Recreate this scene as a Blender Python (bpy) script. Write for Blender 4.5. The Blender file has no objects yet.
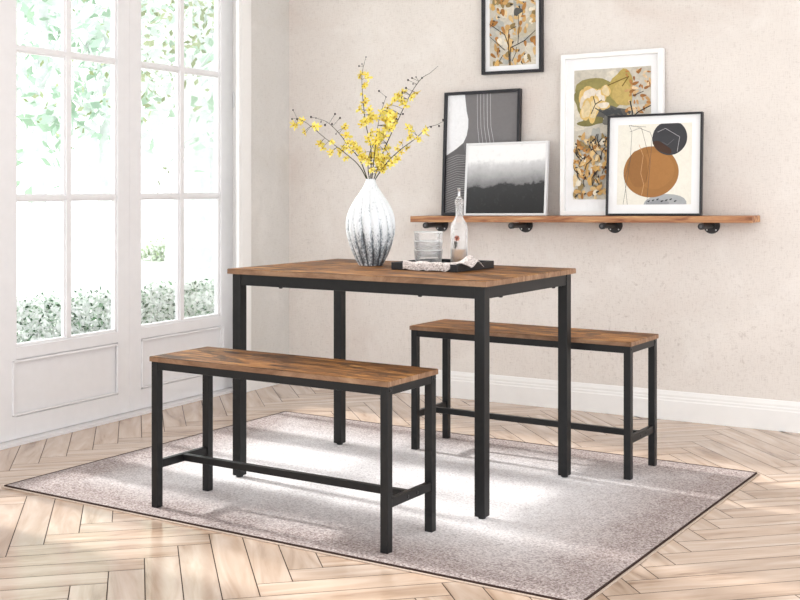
import bpy, bmesh, math, random
from math import sin, cos, pi, atan2, radians as R
from mathutils import Vector, Matrix
random.seed(7)
S = bpy.context.scene
COL = S.collection

# ------------------------------------------------------------------ helpers
def lin(c):
    return tuple(((v/255)/12.92 if v/255 <= .04045 else (((v/255)+.055)/1.055)**2.4) for v in c) + (1,)

class MB:
    """collects shapes; build() links them as one mesh object"""
    def __init__(s): s.v = []; s.f = []; s.c = []; s.sm = []
    def poly(s, pts, col=None, smooth=False):
        b = len(s.v); s.v += [tuple(p) for p in pts]; s.f.append(list(range(b, b+len(pts)))); s.c.append(col); s.sm.append(smooth)
    def mesh(s, vs, fs, col=None, smooth=False):
        b = len(s.v); s.v += [tuple(p) for p in vs]
        for f in fs: s.f.append([b+i for i in f]); s.c.append(col); s.sm.append(smooth)
    def box(s, x0, x1, y0, y1, z0, z1, col=None, r=0.0):
        if r <= 0:
            vs = [(x, y, z) for z in (z0, z1) for y in (y0, y1) for x in (x0, x1)]
            s.mesh(vs, [(0,2,3,1),(4,5,7,6),(0,1,5,4),(2,6,7,3),(0,4,6,2),(1,3,7,5)], col); return
        bm = bmesh.new(); bmesh.ops.create_cube(bm, size=1)
        for v in bm.verts:
            v.co = Vector(((x0+x1)/2+v.co.x*(x1-x0), (y0+y1)/2+v.co.y*(y1-y0), (z0+z1)/2+v.co.z*(z1-z0)))
        bmesh.ops.bevel(bm, geom=bm.edges[:], offset=r, segments=2, profile=.5, affect='EDGES')
        bm.verts.index_update()
        s.mesh([v.co[:] for v in bm.verts], [[v.index for v in f.verts] for f in bm.faces], col); bm.free()
    def tube(s, pts, rad, n=8, col=None, cap=True):
        pts = [Vector(p) for p in pts]; rr = rad if isinstance(rad, (list, tuple)) else [rad]*len(pts)
        vs = []; fs = []
        for i, p in enumerate(pts):
            t = (pts[min(i+1, len(pts)-1)]-pts[max(i-1, 0)]).normalized()
            a = t.cross(Vector((0, 0, 1)))
            if a.length < .05: a = t.cross(Vector((0, 1, 0)))
            a.normalize(); b = t.cross(a)
            for k in range(n):
                q = 2*pi*k/n; vs.append(p+a*cos(q)*rr[i]+b*sin(q)*rr[i])
        for i in range(len(pts)-1):
            for k in range(n):
                fs.append((i*n+k, i*n+(k+1) % n, (i+1)*n+(k+1) % n, (i+1)*n+k))
        s.mesh(vs, fs, col, True)
        if cap:
            s.mesh(vs[:n], [list(range(n))], col); s.mesh(vs[-n:], [list(range(n))[::-1]], col)
    def lathe(s, prof, n=48, c=(0, 0, 0), mod=None, col=None):
        vs = []; fs = []; m = len(prof)
        for i, (r, z) in enumerate(prof):
            for k in range(n):
                a = 2*pi*k/n; q = r if mod is None else r*mod(a, z)
                vs.append((c[0]+q*cos(a), c[1]+q*sin(a), c[2]+z))
        for i in range(m-1):
            for k in range(n):
                fs.append((i*n+k, i*n+(k+1) % n, (i+1)*n+(k+1) % n, (i+1)*n+k))
        s.mesh(vs, fs, col, True)
    def build(s, name, mat, parent=None, kind=None, label=None):
        me = bpy.data.meshes.new(name); me.from_pydata(s.v, [], s.f)
        me.polygons.foreach_set('use_smooth', s.sm)
        if any(c is not None for c in s.c):
            at = me.color_attributes.new('Col', 'FLOAT_COLOR', 'CORNER')
            li = 0
            for pi_, p in enumerate(me.polygons):
                c = s.c[pi_] or (1, 1, 1, 1)
                for _ in range(p.loop_total): at.data[li].color = c; li += 1
        me.materials.append(mat); me.update()
        o = bpy.data.objects.new(name, me); COL.objects.link(o)
        if parent is not None: o.parent = parent
        if kind: o['kind'] = kind
        if label: o['label'] = label
        return o

def tag(o, label, cat, group=None, kind=None):
    o['label'] = label; o['category'] = cat
    if group: o['group'] = group
    if kind: o['kind'] = kind
    return o
def thing(name, label, cat, loc=(0, 0, 0), rot=(0, 0, 0), group=None):
    o = bpy.data.objects.new(name, None); COL.objects.link(o); o.empty_display_size = .1
    o.location = loc; o.rotation_euler = rot
    return tag(o, label, cat, group)
def copy_tree(o, parent=None):
    c = o.copy(); COL.objects.link(c)
    if parent is not None: c.parent = parent
    for ch in list(o.children): copy_tree(ch, c)
    return c
def bevel(o, w=.0015, seg=2):
    m = o.modifiers.new('bevel', 'BEVEL'); m.width = w; m.segments = seg; m.limit_method = 'ANGLE'; m.angle_limit = R(40); return o

# ------------------------------------------------------------------ materials
def nodes(name):
    m = bpy.data.materials.new(name); m.use_nodes = True
    nt = m.node_tree; b = nt.nodes['Principled BSDF']; return m, nt, b
def N(nt, t, **kw):
    n = nt.nodes.new(t)
    for k, v in kw.items():
        if k in n.inputs: n.inputs[k].default_value = v
        else: setattr(n, k, v)
    return n
def ramp(nt, stops, fac):
    r = nt.nodes.new('ShaderNodeValToRGB'); e = r.color_ramp.elements
    while len(e) < len(stops): e.new(.5)
    for i, (p, c) in enumerate(stops): e[i].position = p; e[i].color = c
    nt.links.new(fac, r.inputs['Fac']); return r.outputs['Color']
def coords(nt, scale=(1, 1, 1), src='Object', rnd=False):
    tc = nt.nodes.new('ShaderNodeTexCoord'); mp = nt.nodes.new('ShaderNodeMapping'); mp.inputs['Scale'].default_value = scale
    out = tc.outputs[src]
    if rnd:
        oi = nt.nodes.new('ShaderNodeObjectInfo'); va = nt.nodes.new('ShaderNodeVectorMath'); va.operation = 'MULTIPLY_ADD'
        nt.links.new(oi.outputs['Location'], va.inputs[0]); va.inputs[1].default_value = (3.1, 5.7, 0); nt.links.new(out, va.inputs[2]); out = va.outputs[0]
    nt.links.new(out, mp.inputs['Vector']); return mp.outputs['Vector']
def noise(nt, vec, scale, detail=4, rough=.55, dist=0):
    n = nt.nodes.new('ShaderNodeTexNoise'); n.inputs['Scale'].default_value = scale; n.inputs['Detail'].default_value = detail
    n.inputs['Roughness'].default_value = rough; n.inputs['Distortion'].default_value = dist
    nt.links.new(vec, n.inputs['Vector']); return n.outputs['Fac']
def mix(nt, a, b, fac, mode='MIX'):
    n = nt.nodes.new('ShaderNodeMix'); n.data_type = 'RGBA'; n.blend_type = mode
    for sock, val in ((n.inputs[6], a), (n.inputs[7], b)):
        if isinstance(val, tuple): sock.default_value = val
        else: nt.links.new(val, sock)
    if isinstance(fac, (int, float)): n.inputs[0].default_value = fac
    else: nt.links.new(fac, n.inputs[0])
    return n.outputs[2]
def math_(nt, op, a, b=0.0, clamp=False):
    n = nt.nodes.new('ShaderNodeMath'); n.operation = op; n.use_clamp = clamp
    for i, v in enumerate((a, b)):
        if isinstance(v, (int, float)): n.inputs[i].default_value = v
        else: nt.links.new(v, n.inputs[i])
    return n.outputs[0]
def bump(nt, b, h, strength=.3, dist=.002):
    n = nt.nodes.new('ShaderNodeBump'); n.inputs['Strength'].default_value = strength; n.inputs['Distance'].default_value = dist
    nt.links.new(h, n.inputs['Height']); nt.links.new(n.outputs['Normal'], b.inputs['Normal'])
def setb(b, base=None, rough=None, spec=None, metal=None):
    if base: b.inputs['Base Color'].default_value = base
    if rough is not None: b.inputs['Roughness'].default_value = rough
    if spec is not None: b.inputs['Specular IOR Level'].default_value = spec
    if metal is not None: b.inputs['Metallic'].default_value = metal
def plain(name, rgb, rough=.5, spec=.5, metal=0, nz=.06, sc=20):
    m, nt, b = nodes(name); setb(b, None, rough, spec, metal)
    v = coords(nt); f = noise(nt, v, sc)
    c = lin(rgb); d = tuple(x*(1-nz*2) for x in c[:3])+(1,); u = tuple(min(1, x*(1+nz)) for x in c[:3])+(1,)
    nt.links.new(ramp(nt, [(.3, d), (.7, u)], f), b.inputs['Base Color']); return m

def wall_mat(name, base, dark, warm, grain=.35):
    m, nt, b = nodes(name); setb(b, None, .85, .2)
    v = coords(nt)
    big = noise(nt, v, 1.3, 5, .6, .6)
    c = ramp(nt, [(.30, lin(warm)), (.5, lin(base)), (.72, lin(tuple(min(255, x+7) for x in base)))], big)
    vw = coords(nt, (1, 1, 9)); vh = coords(nt, (12, 12, 1))
    weave = math_(nt, 'MULTIPLY', math_(nt, 'ADD', noise(nt, vw, 30, 3, .7), noise(nt, vh, 22, 3, .7)), .5)
    c = mix(nt, c, lin(dark), math_(nt, 'MULTIPLY', ramp_fac(nt, weave, .52, .70), grain))
    w2 = math_(nt, 'MAXIMUM', noise(nt, coords(nt, (1, 1, 14)), 62, 2, .6), noise(nt, coords(nt, (16, 16, 1)), 48, 2, .6))
    c = mix(nt, c, lin(dark), math_(nt, 'MULTIPLY', ramp_fac(nt, w2, .60, .80), grain*.9))
    mott = noise(nt, v, 34, 6, .8, .4)
    zone = ramp_fac(nt, noise(nt, v, .9, 3, .5, .4), .46, .64)
    c = mix(nt, c, lin(dark), math_(nt, 'MULTIPLY', math_(nt, 'MULTIPLY', ramp_fac(nt, mott, .56, .72), grain), math_(nt, 'ADD', zone, .12)))
    c = mix(nt, c, lin((240, 236, 232)), math_(nt, 'MULTIPLY', ramp_fac(nt, noise(nt, v, 3, 5, .6, .5), .52, .7), .35))
    nt.links.new(c, b.inputs['Base Color']); bump(nt, b, weave, .35, .002); return m
def ramp_fac(nt, val, lo, hi):
    n = nt.nodes.new('ShaderNodeMapRange'); n.inputs['From Min'].default_value = lo; n.inputs['From Max'].default_value = hi; n.clamp = True
    nt.links.new(val, n.inputs['Value']); return n.outputs['Result']

M = {}
M['wall_back'] = wall_mat('plaster_beige', (224, 217, 211), (160, 145, 136), (217, 206, 199), .55)
M['wall_left'] = wall_mat('plaster_grey', (213, 210, 206), (160, 150, 142), (207, 202, 195), .45)
M['white'] = plain('white_paint', (240, 238, 236), .45, .4, nz=.01)
M['door'] = plain('door_paint', (231, 229, 230), .4, .4, nz=.012)
M['black'] = plain('black_steel', (22, 22, 23), .42, .32, nz=.12, sc=60)
M['blackwood'] = plain('black_frame_paint', (16, 15, 23), .4, .5, nz=.08)
M['iron'] = plain('cast_iron', (38, 37, 38), .5, .5, nz=.2, sc=90)
M['bolt'] = plain('dark_bolt', (12, 12, 13), .35, .5, nz=.1)
M['mat'] = plain('picture_mat', (243, 243, 244), .8, .2, nz=.01)
M['wframe'] = plain('white_frame', (242, 241, 240), .4, .5, nz=.01)
M['silver'] = plain('silver_frame', (225, 225, 226), .3, .5, nz=.02)
M['plug'] = plain('worn_iron', (92, 90, 92), .5, .4)
M['tray'] = plain('black_tray', (22, 22, 26), .45, .5, nz=.1)
M['binding'] = plain('rug_binding', (62, 48, 44), .9, .1, nz=.2, sc=200)
M['bind2'] = plain('rug_piping', (190, 172, 158), .9, .1, nz=.1, sc=200)
M['chrome'] = plain('steel', (190, 190, 192), .25, .5, 1, nz=.03)
M['stem'] = plain('twig', (58, 58, 34), .7, .3, nz=.3, sc=60)
M['budm'] = plain('bud', (36, 24, 26), .6, .3, nz=.2, sc=80)
M['bark'] = plain('bark', (212, 214, 214), .9, .2, nz=.12, sc=6)  # paled so the colour stands in for outdoor overexposure
M['lawn'] = plain('lawn', (226, 231, 220), 1, .1, nz=.1, sc=3)  # near-white, overexposed daylight put into the colour

def rustic(name, edge=False):
    m, nt, b = nodes(name); setb(b, None, .5, .22)
    v = coords(nt, (1, 1, 1), rnd=True)
    vg = coords(nt, (1.9, 13, 4), rnd=True)
    g = noise(nt, vg, 2.7, 8, .7, .7)
    if edge:
        c = ramp(nt, [(.3, lin((104, 74, 54))), (.5, lin((140, 108, 84))), (.72, lin((172, 140, 112)))], g)
    else:
        c = ramp(nt, [(.35, lin((44, 28, 17))), (.44, lin((104, 66, 32))), (.55, lin((146, 98, 50))), (.66, lin((200, 150, 88)))], g)
        vb = coords(nt, (2.6, 9, 3), rnd=True)
        bl = noise(nt, vb, 2.1, 8, .74, .8)
        c = mix(nt, c, lin((46, 27, 15)), math_(nt, 'MULTIPLY', ramp_fac(nt, bl, .50, .57), .82))
        vs = coords(nt, (14, 60, 10), rnd=True)
        st = noise(nt, vs, 2, 4, .7)
        c = mix(nt, c, lin((52, 32, 18)), math_(nt, 'MULTIPLY', ramp_fac(nt, st, .58, .72), .5))
        # board seams: thin dark lines along the length
        sp = nt.nodes.new('ShaderNodeSeparateXYZ'); nt.links.new(v, sp.inputs[0])
        fr = math_(nt, 'FRACT', math_(nt, 'MULTIPLY', sp.outputs['Y'], 9.0))
        seam = ramp_fac(nt, math_(nt, 'ABSOLUTE', math_(nt, 'SUBTRACT', fr, .5)), .47, .5)
        c = mix(nt, c, lin((44, 28, 16)), math_(nt, 'MULTIPLY', seam, .5))
    nt.links.new(c, b.inputs['Base Color']); bump(nt, b, g, .15, .0008); return m
M['rustic'] = rustic('rustic_brown_wood'); M['rustic_edge'] = rustic('rustic_edge_band', True)

def shelf_wood():
    m, nt, b = nodes('shelf_wood'); setb(b, None, .5, .3)
    g = noise(nt, coords(nt, (1.5, 8, 14)), 2.4, 8, .62, 1.2)
    c = ramp(nt, [(.32, lin((104, 62, 42))), (.45, lin((160, 108, 76))), (.58, lin((188, 140, 100))), (.72, lin((208, 166, 122)))], g)
    nt.links.new(c, b.inputs['Base Color']); bump(nt, b, g, .2, .001); return m
M['shelf'] = shelf_wood()

def floor_mat():
    m, nt, b = nodes('oak_herringbone'); setb(b, None, .2, .5)
    a = nt.nodes.new('ShaderNodeUVMap'); a.uv_map = 'UVMap'
    mp = nt.nodes.new('ShaderNodeMapping'); mp.inputs['Scale'].default_value = (1.3, 9, 1); nt.links.new(a.outputs[0], mp.inputs[0])
    g = noise(nt, mp.outputs[0], 1.5, 6, .55, .9)
    c = ramp(nt, [(.27, lin((150, 124, 104))), (.42, lin((194, 170, 150))), (.72, lin((219, 200, 184)))], g)
    col = nt.nodes.new('ShaderNodeVertexColor'); col.layer_name = 'Col'
    c = mix(nt, c, col.outputs['Color'], 1.0, 'MULTIPLY')
    nt.links.new(c, b.inputs['Base Color'])
    r = ramp_fac(nt, g, .2, .9); rr = math_(nt, 'ADD', math_(nt, 'MULTIPLY', r, .10), .10); nt.links.new(rr, b.inputs['Roughness'])
    bump(nt, b, g, .06, .0006); return m
M['floor'] = floor_mat()

def rug_mat():
    m, nt, b = nodes('rug_pile'); setb(b, None, .95, .1)
    v = coords(nt); sp = nt.nodes.new('ShaderNodeSeparateXYZ'); nt.links.new(v, sp.inputs[0])
    dx = math_(nt, 'SUBTRACT', 1.08, math_(nt, 'ABSOLUTE', sp.outputs['X']))
    dy = math_(nt, 'SUBTRACT', .80, math_(nt, 'ABSOLUTE', sp.outputs['Y']))
    d = math_(nt, 'MINIMUM', dx, dy)
    wob = noise(nt, v, 5, 5, .7, .5)
    d = math_(nt, 'ADD', d, math_(nt, 'MULTIPLY', math_(nt, 'SUBTRACT', wob, .5), .28))
    bord = ramp_fac(nt, d, .46, .10)
    n1 = nt.nodes.new('ShaderNodeMapRange')
    f1 = noise(nt, coords(nt, (1, 1, 1)), 150, 3, .7)
    f2 = noise(nt, coords(nt, (1, 1, 1)), 45, 4, .8, 1.2)
    cen = ramp(nt, [(.32, lin((196, 190, 192))), (.5, lin((234, 231, 232))), (.7, lin((248, 246, 246)))], f1)
    brd = ramp(nt, [(.36, lin((122, 108, 106))), (.5, lin((170, 157, 154))), (.68, lin((212, 202, 199)))], f1)
    c = mix(nt, cen, brd, bord)
    c = mix(nt, c, lin((158, 144, 144)), math_(nt, 'MULTIPLY', ramp_fac(nt, f2, .54, .70), .32))
    nt.links.new(c, b.inputs['Base Color'])
    h = math_(nt, 'ADD', f1, math_(nt, 'MULTIPLY', f2, .7)); bump(nt, b, h, .7, .006); return m
M['rug'] = rug_mat()

def attr_mat(name, rough=.6, nz=0.0, sc=30, trans=0):
    m, nt, b = nodes(name); setb(b, None, rough, .3)
    col = nt.nodes.new('ShaderNodeVertexColor'); col.layer_name = 'Col'; c = col.outputs['Color']
    if nz:
        f = noise(nt, coords(nt), sc, 6, .7, .6)
        c = mix(nt, c, ramp(nt, [(.3, (1-nz, 1-nz, 1-nz, 1)), (.6, (1, 1, 1, 1))], f), 1.0, 'MULTIPLY')
    nt.links.new(c, b.inputs['Base Color']); return m
M['print'] = attr_mat('printed_paper', .55, .25, 40)
M['print_flat'] = attr_mat('printed_paper_smooth', .55, .08, 60)
def leaf_mat():
    m, nt, b = nodes('foliage'); col = nt.nodes.new('ShaderNodeVertexColor'); col.layer_name = 'Col'
    d = nt.nodes.new('ShaderNodeBsdfDiffuse'); t = nt.nodes.new('ShaderNodeBsdfTranslucent'); mx = nt.nodes.new('ShaderNodeMixShader')
    nt.links.new(col.outputs['Color'], d.inputs['Color']); nt.links.new(col.outputs['Color'], t.inputs['Color'])
    nt.links.new(d.outputs[0], mx.inputs[1]); nt.links.new(t.outputs[0], mx.inputs[2])
    nt.links.new(mx.outputs[0], nt.nodes['Material Output'].inputs['Surface']); return m
M['leafy'] = leaf_mat()
M['petal'] = attr_mat('petal', .55)
M['decal'] = attr_mat('painted_flower', .5)

def glass_mat(name, tint=(.98, .99, .99, 1), gloss=.08, haze=0.0, hazec=(.9, .9, .9, 1), edge=.0):
    m = bpy.data.materials.new(name); m.use_nodes = True; nt = m.node_tree; nt.nodes.clear()
    out = N(nt, 'ShaderNodeOutputMaterial'); tr = N(nt, 'ShaderNodeBsdfTransparent'); tr.inputs['Color'].default_value = tint
    gl = N(nt, 'ShaderNodeBsdfGlossy'); gl.inputs['Roughness'].default_value = .03
    df = N(nt, 'ShaderNodeBsdfDiffuse'); df.inputs['Color'].default_value = hazec
    lw = N(nt, 'ShaderNodeLayerWeight'); lw.inputs['Blend'].default_value = .25
    m1 = N(nt, 'ShaderNodeMixShader'); m2 = N(nt, 'ShaderNodeMixShader')
    hz = math_(nt, 'ADD', math_(nt, 'MULTIPLY', lw.outputs['Facing'], edge), haze, True)
    nt.links.new(hz, m1.inputs[0]); nt.links.new(tr.outputs[0], m1.inputs[1]); nt.links.new(df.outputs[0], m1.inputs[2])
    fg = math_(nt, 'MULTIPLY', lw.outputs['Fresnel'], gloss*5, True)
    nt.links.new(fg, m2.inputs[0]); nt.links.new(m1.outputs[0], m2.inputs[1]); nt.links.new(gl.outputs[0], m2.inputs[2])
    nt.links.new(m2.outputs[0], out.inputs[0]); return m
M['pane'] = glass_mat('window_glass', gloss=.05)
M['tumbler'] = glass_mat('tumbler_glass', (1, 1, 1, 1), .12, .07, (.97, .97, .97, 1), .62)
M['rimglass'] = glass_mat('thick_glass_rim', (1, 1, 1, 1), .2, .5, (.98, .98, .98, 1), .4)
M['bottle'] = glass_mat('frosted_glass', (1, 1, 1, 1), .1, .15, (.95, .94, .93, 1), .45)
M['oil'] = glass_mat('olive_oil', (.93, .80, .58, 1), .05, .62, lin((206, 150, 78)), .2)

def vase_mat():
    m, nt, b = nodes('glazed_ceramic'); setb(b, None, .3, .5)
    v = coords(nt); sp = nt.nodes.new('ShaderNodeSeparateXYZ'); nt.links.new(v, sp.inputs[0])
    z = sp.outputs['Z']
    low = ramp_fac(nt, z, .215, .02)
    sp1 = noise(nt, coords(nt, (1, 1, .35)), 260, 3, .7)
    pat = noise(nt, coords(nt, (1, 1, .25)), 34, 4, .6)
    t = math_(nt, 'ADD', math_(nt, 'MULTIPLY', math_(nt, 'SUBTRACT', sp1, .5), 2.4), math_(nt, 'MULTIPLY', math_(nt, 'SUBTRACT', pat, .5), 2.2))
    f = math_(nt, 'ADD', math_(nt, 'MULTIPLY', low, .85), t)
    an = math_(nt, 'ARCTAN2', sp.outputs['Y'], sp.outputs['X'])
    fl = math_(nt, 'ABSOLUTE', math_(nt, 'SINE', math_(nt, 'MULTIPLY', math_(nt, 'ADD', an, math_(nt, 'MULTIPLY', z, 1.2)), 8.0)))
    gr = math_(nt, 'POWER', math_(nt, 'SUBTRACT', 1.0, fl), 2.0)
    f = math_(nt, 'ADD', f, math_(nt, 'MULTIPLY', gr, math_(nt, 'ADD', math_(nt, 'MULTIPLY', low, .5), .35)))
    f = ramp_fac(nt, f, .45, 1.35)
    c = ramp(nt, [(0, lin((222, 226, 229))), (.45, lin((146, 154, 160))), (1, lin((66, 70, 76)))], f)
    nt.links.new(c, b.inputs['Base Color']); bump(nt, b, sp1, .15, .001); return m
M['vase'] = vase_mat()

def linen():
    m, nt, b = nodes('speckled_linen'); setb(b, None, .95, .1)
    f = noise(nt, coords(nt), 260, 3, .7)
    c = ramp(nt, [(.36, lin((92, 78, 74))), (.47, lin((206, 196, 192))), (.7, lin((240, 234, 231)))], f)
    nt.links.new(c, b.inputs['Base Color']); bump(nt, b, f, .6, .002); return m
M['linen'] = linen()

def landscape():
    m, nt, b = nodes('misty_landscape_print'); setb(b, None, .35, .4)
    v = coords(nt); sp = nt.nodes.new('ShaderNodeSeparateXYZ'); nt.links.new(v, sp.inputs[0])
    x, z = sp.outputs['X'], sp.outputs['Z']
    n1 = noise(nt, v, 9, 6, .6); n2 = noise(nt, v, 40, 5, .7)
    # ground line near a third of the height, hills swelling to the right
    h = math_(nt, 'SUBTRACT', z, math_(nt, 'MULTIPLY', math_(nt, 'SUBTRACT', n2, .5), .035))
    h = math_(nt, 'SUBTRACT', h, math_(nt, 'MULTIPLY', x, .03))
    c = ramp(nt, [(0.0, lin((14, 14, 15))), (.25, lin((36, 36, 37))), (.395, lin((48, 48, 49))), (.42, lin((120, 120, 121))), (.55, lin((170, 170, 171))), (.68, lin((206, 206, 207))), (.74, lin((240, 240, 240)))],
             math_(nt, 'ADD', math_(nt, 'MULTIPLY', h, 2.74), math_(nt, 'MULTIPLY', math_(nt, 'SUBTRACT', n1, .5), .16)))
    c = mix(nt, c, lin((120, 120, 120)), math_(nt, 'MULTIPLY', ramp_fac(nt, n2, .55, .8), .15))
    nt.links.new(c, b.inputs['Base Color']); return m
M['landscape'] = landscape()

# ------------------------------------------------------------------ the room shell
ZF = -.006                                  # floor level, rug top is at ZR
ZR = .004
CX, CY = -1.655, 1.48                       # room corner
LROT = atan2(-1, .05)                       # left wall: local x runs towards the viewer, local y into the room
BROT = atan2(.0386, 1)                      # back wall: local x runs right, local y into the wall
def place(o, rot, s=0, off=0, z=0, back=True):
    a = Vector((cos(rot), sin(rot))); n = Vector((-sin(rot), cos(rot)))
    q = Vector((CX, CY)) + a*s + n*off
    o.location = (q.x, q.y, z); o.rotation_euler = (0, 0, rot); return o
def pl_left(o): return place(o, LROT)
def pl_back(o): return place(o, BROT)

# floor: herringbone planks laid at 45 degrees, one mesh
def herringbone():
    w = .096; n = 6; g = .0015
    u = Vector((cos(R(135)), sin(R(135)))); v = Vector((cos(R(45)), sin(R(45))))
    o = Vector((-.14, -1.008)) - u*(n*w)
    rnd = random.Random(3)
    vs = []; fs = []; cols = []; uvs = []
    X0, X1, Y0, Y1 = -1.80, 3.6, -4.6, 1.75
    def plank(a0, a1, b0, b1, along_u):
        c = o+u*((a0+a1)/2*w)+v*((b0+b1)/2*w)
        if not (X0-.3 < c.x < X1+.3 and Y0-.3 < c.y < Y1+.3): return
        pts = []
        for (a, b) in ((a0*w+g, b0*w+g), (a1*w-g, b0*w+g), (a1*w-g, b1*w-g), (a0*w+g, b1*w-g)):
            q = o+u*a+v*b; pts.append((min(max(q.x, X0), X1), min(max(q.y, Y0), Y1), 0))
        if along_u: pts = pts[::1]
        b_ = len(vs); vs.extend(pts); fs.append((b_+0, b_+3, b_+2, b_+1))
        t = rnd.uniform(.88, 1.0); k = rnd.uniform(-.03, .015)
        cols.append((min(1, t), min(1, t*(1+k)), min(1, t*(1+2*k)), 1))
        of = (rnd.uniform(0, 50), rnd.uniform(0, 50)); L = (a1-a0)*w; W = (b1-b0)*w
        if along_u: q = [(0, 0), (0, W), (L, W), (L, 0)]
        else: q = [(0, 0), (W, 0), (W, L), (0, L)]
        uvs.append([(p[0]+of[0], p[1]+of[1]) for p in q])
    for k in range(-80, 80):
        for m in range(-8, 9):
            plank(k+2*n*m, k+2*n*m+n, k, k+1, True)
            j = k+2*n*m
            plank(j, j+1, k-2*n+1, k-n+1, False)
    me = bpy.data.meshes.new('floor'); me.from_pydata(vs, [], fs)
    me.uv_layers.new(name='UVMap'); me.color_attributes.new('Col', 'FLOAT_COLOR', 'CORNER')
    uvl = me.uv_layers['UVMap']; ca = me.color_attributes['Col']
    for i, p in enumerate(me.polygons):
        for j, li in enumerate(p.loop_indices):
            uvl.data[li].uv = uvs[i][j]; ca.data[li].color = cols[i]
    # slab below shows as the thin dark gaps
    b_ = len(me.vertices)
    me.materials.append(M['floor']); me.materials.append(plain('floor_gap', (70, 54, 44), .8, .1))
    bm = bmesh.new(); bm.from_mesh(me)
    q = [bm.verts.new(p) for p in [(X0, Y0, -.0012), (X1, Y0, -.0012), (X1, Y1, -.0012), (X0, Y1, -.0012), (X0, Y0, -.1), (X1, Y0, -.1), (X1, Y1, -.1), (X0, Y1, -.1)]]
    for f in ((0, 1, 2, 3), (7, 6, 5, 4), (0, 4, 5, 1), (1, 5, 6, 2), (2, 6, 7, 3), (3, 7, 4, 0)):
        bm.faces.new([q[i] for i in f]).material_index = 1
    bm.to_mesh(me); bm.free()
    ob = bpy.data.objects.new('floor', me); COL.objects.link(ob); ob.location.z = ZF; ob['kind'] = 'structure'
herringbone()

H = 2.75
b = MB(); b.box(-.15, 4.9, 0, .12, ZF, H); pl_back(b.build('wall_back', M['wall_back'], kind='structure'))
DS0, DS1 = .377, 2.681                      # doorway along the left wall, shortened out of view to shade the front floor
b = MB(); b.box(0, .352, -.15, 0, ZF, H)
b.box(.352, DS1+.02, -.15, 0, 2.42, H); b.box(DS1+.02, 5.2, -.15, 0, ZF, H)
pl_left(b.build('wall_left', M['wall_left'], kind='structure'))

b = MB(); b.box(-1.9, 3.6, -4.6, 1.9, H, H+.1); b.build('ceiling_unseen', M['white'], kind='structure')  # out of view, added to block sky light from above

def baseboard(name, s0, s1, sgn, placer):
    b = MB(); prof = [(0, 0), (.016, 0), (.016, .085), (.013, .09), (.013, .098), (.010, .103), (.010, .112), (.004, .128), (0, .13)]
    n = len(prof); vs = [(s, sgn*y, z) for s in (s0, s1) for (y, z) in prof]
    fs = [(i, i+1, n+i+1, n+i) for i in range(n-1)] + [list(range(n)), list(range(n, 2*n))[::-1]]
    b.mesh(vs, fs); o = placer(b.build(name, M['white'], kind='structure')); o.location.z = ZF; return o
baseboard('baseboard_back', .0, 4.9, -1, pl_back)
baseboard('baseboard_left', .016, .366, 1, pl_left)

# door casing (trim) and reveal
b = MB()
for (a0, a1) in ((.362, .466), (DS1-.085, DS1+.024)):
    b.box(a0, a1, 0, .018, ZF, 2.33, r=.002)
    b.box(a0+.02, a1-.02, .018, .023, ZF, 2.33, r=.002)
b.box(.35, DS1+.04, 0, .022, 2.33, 2.45, r=.003)
b.box(.352, .3765, -.15, 0, ZF, 2.33); b.box(DS1, DS1+.0195, -.15, 0, ZF, 2.33); b.box(.352, DS1+.0195, -.15, 0, 2.33, 2.42)
pl_left(b.build('trim_1', M['white'], kind='structure'))
b = MB(); b.box(.377, DS1, -.15, -.04, ZF, .006); pl_left(b.build('trim_2', M['door'], kind='structure'))

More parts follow.
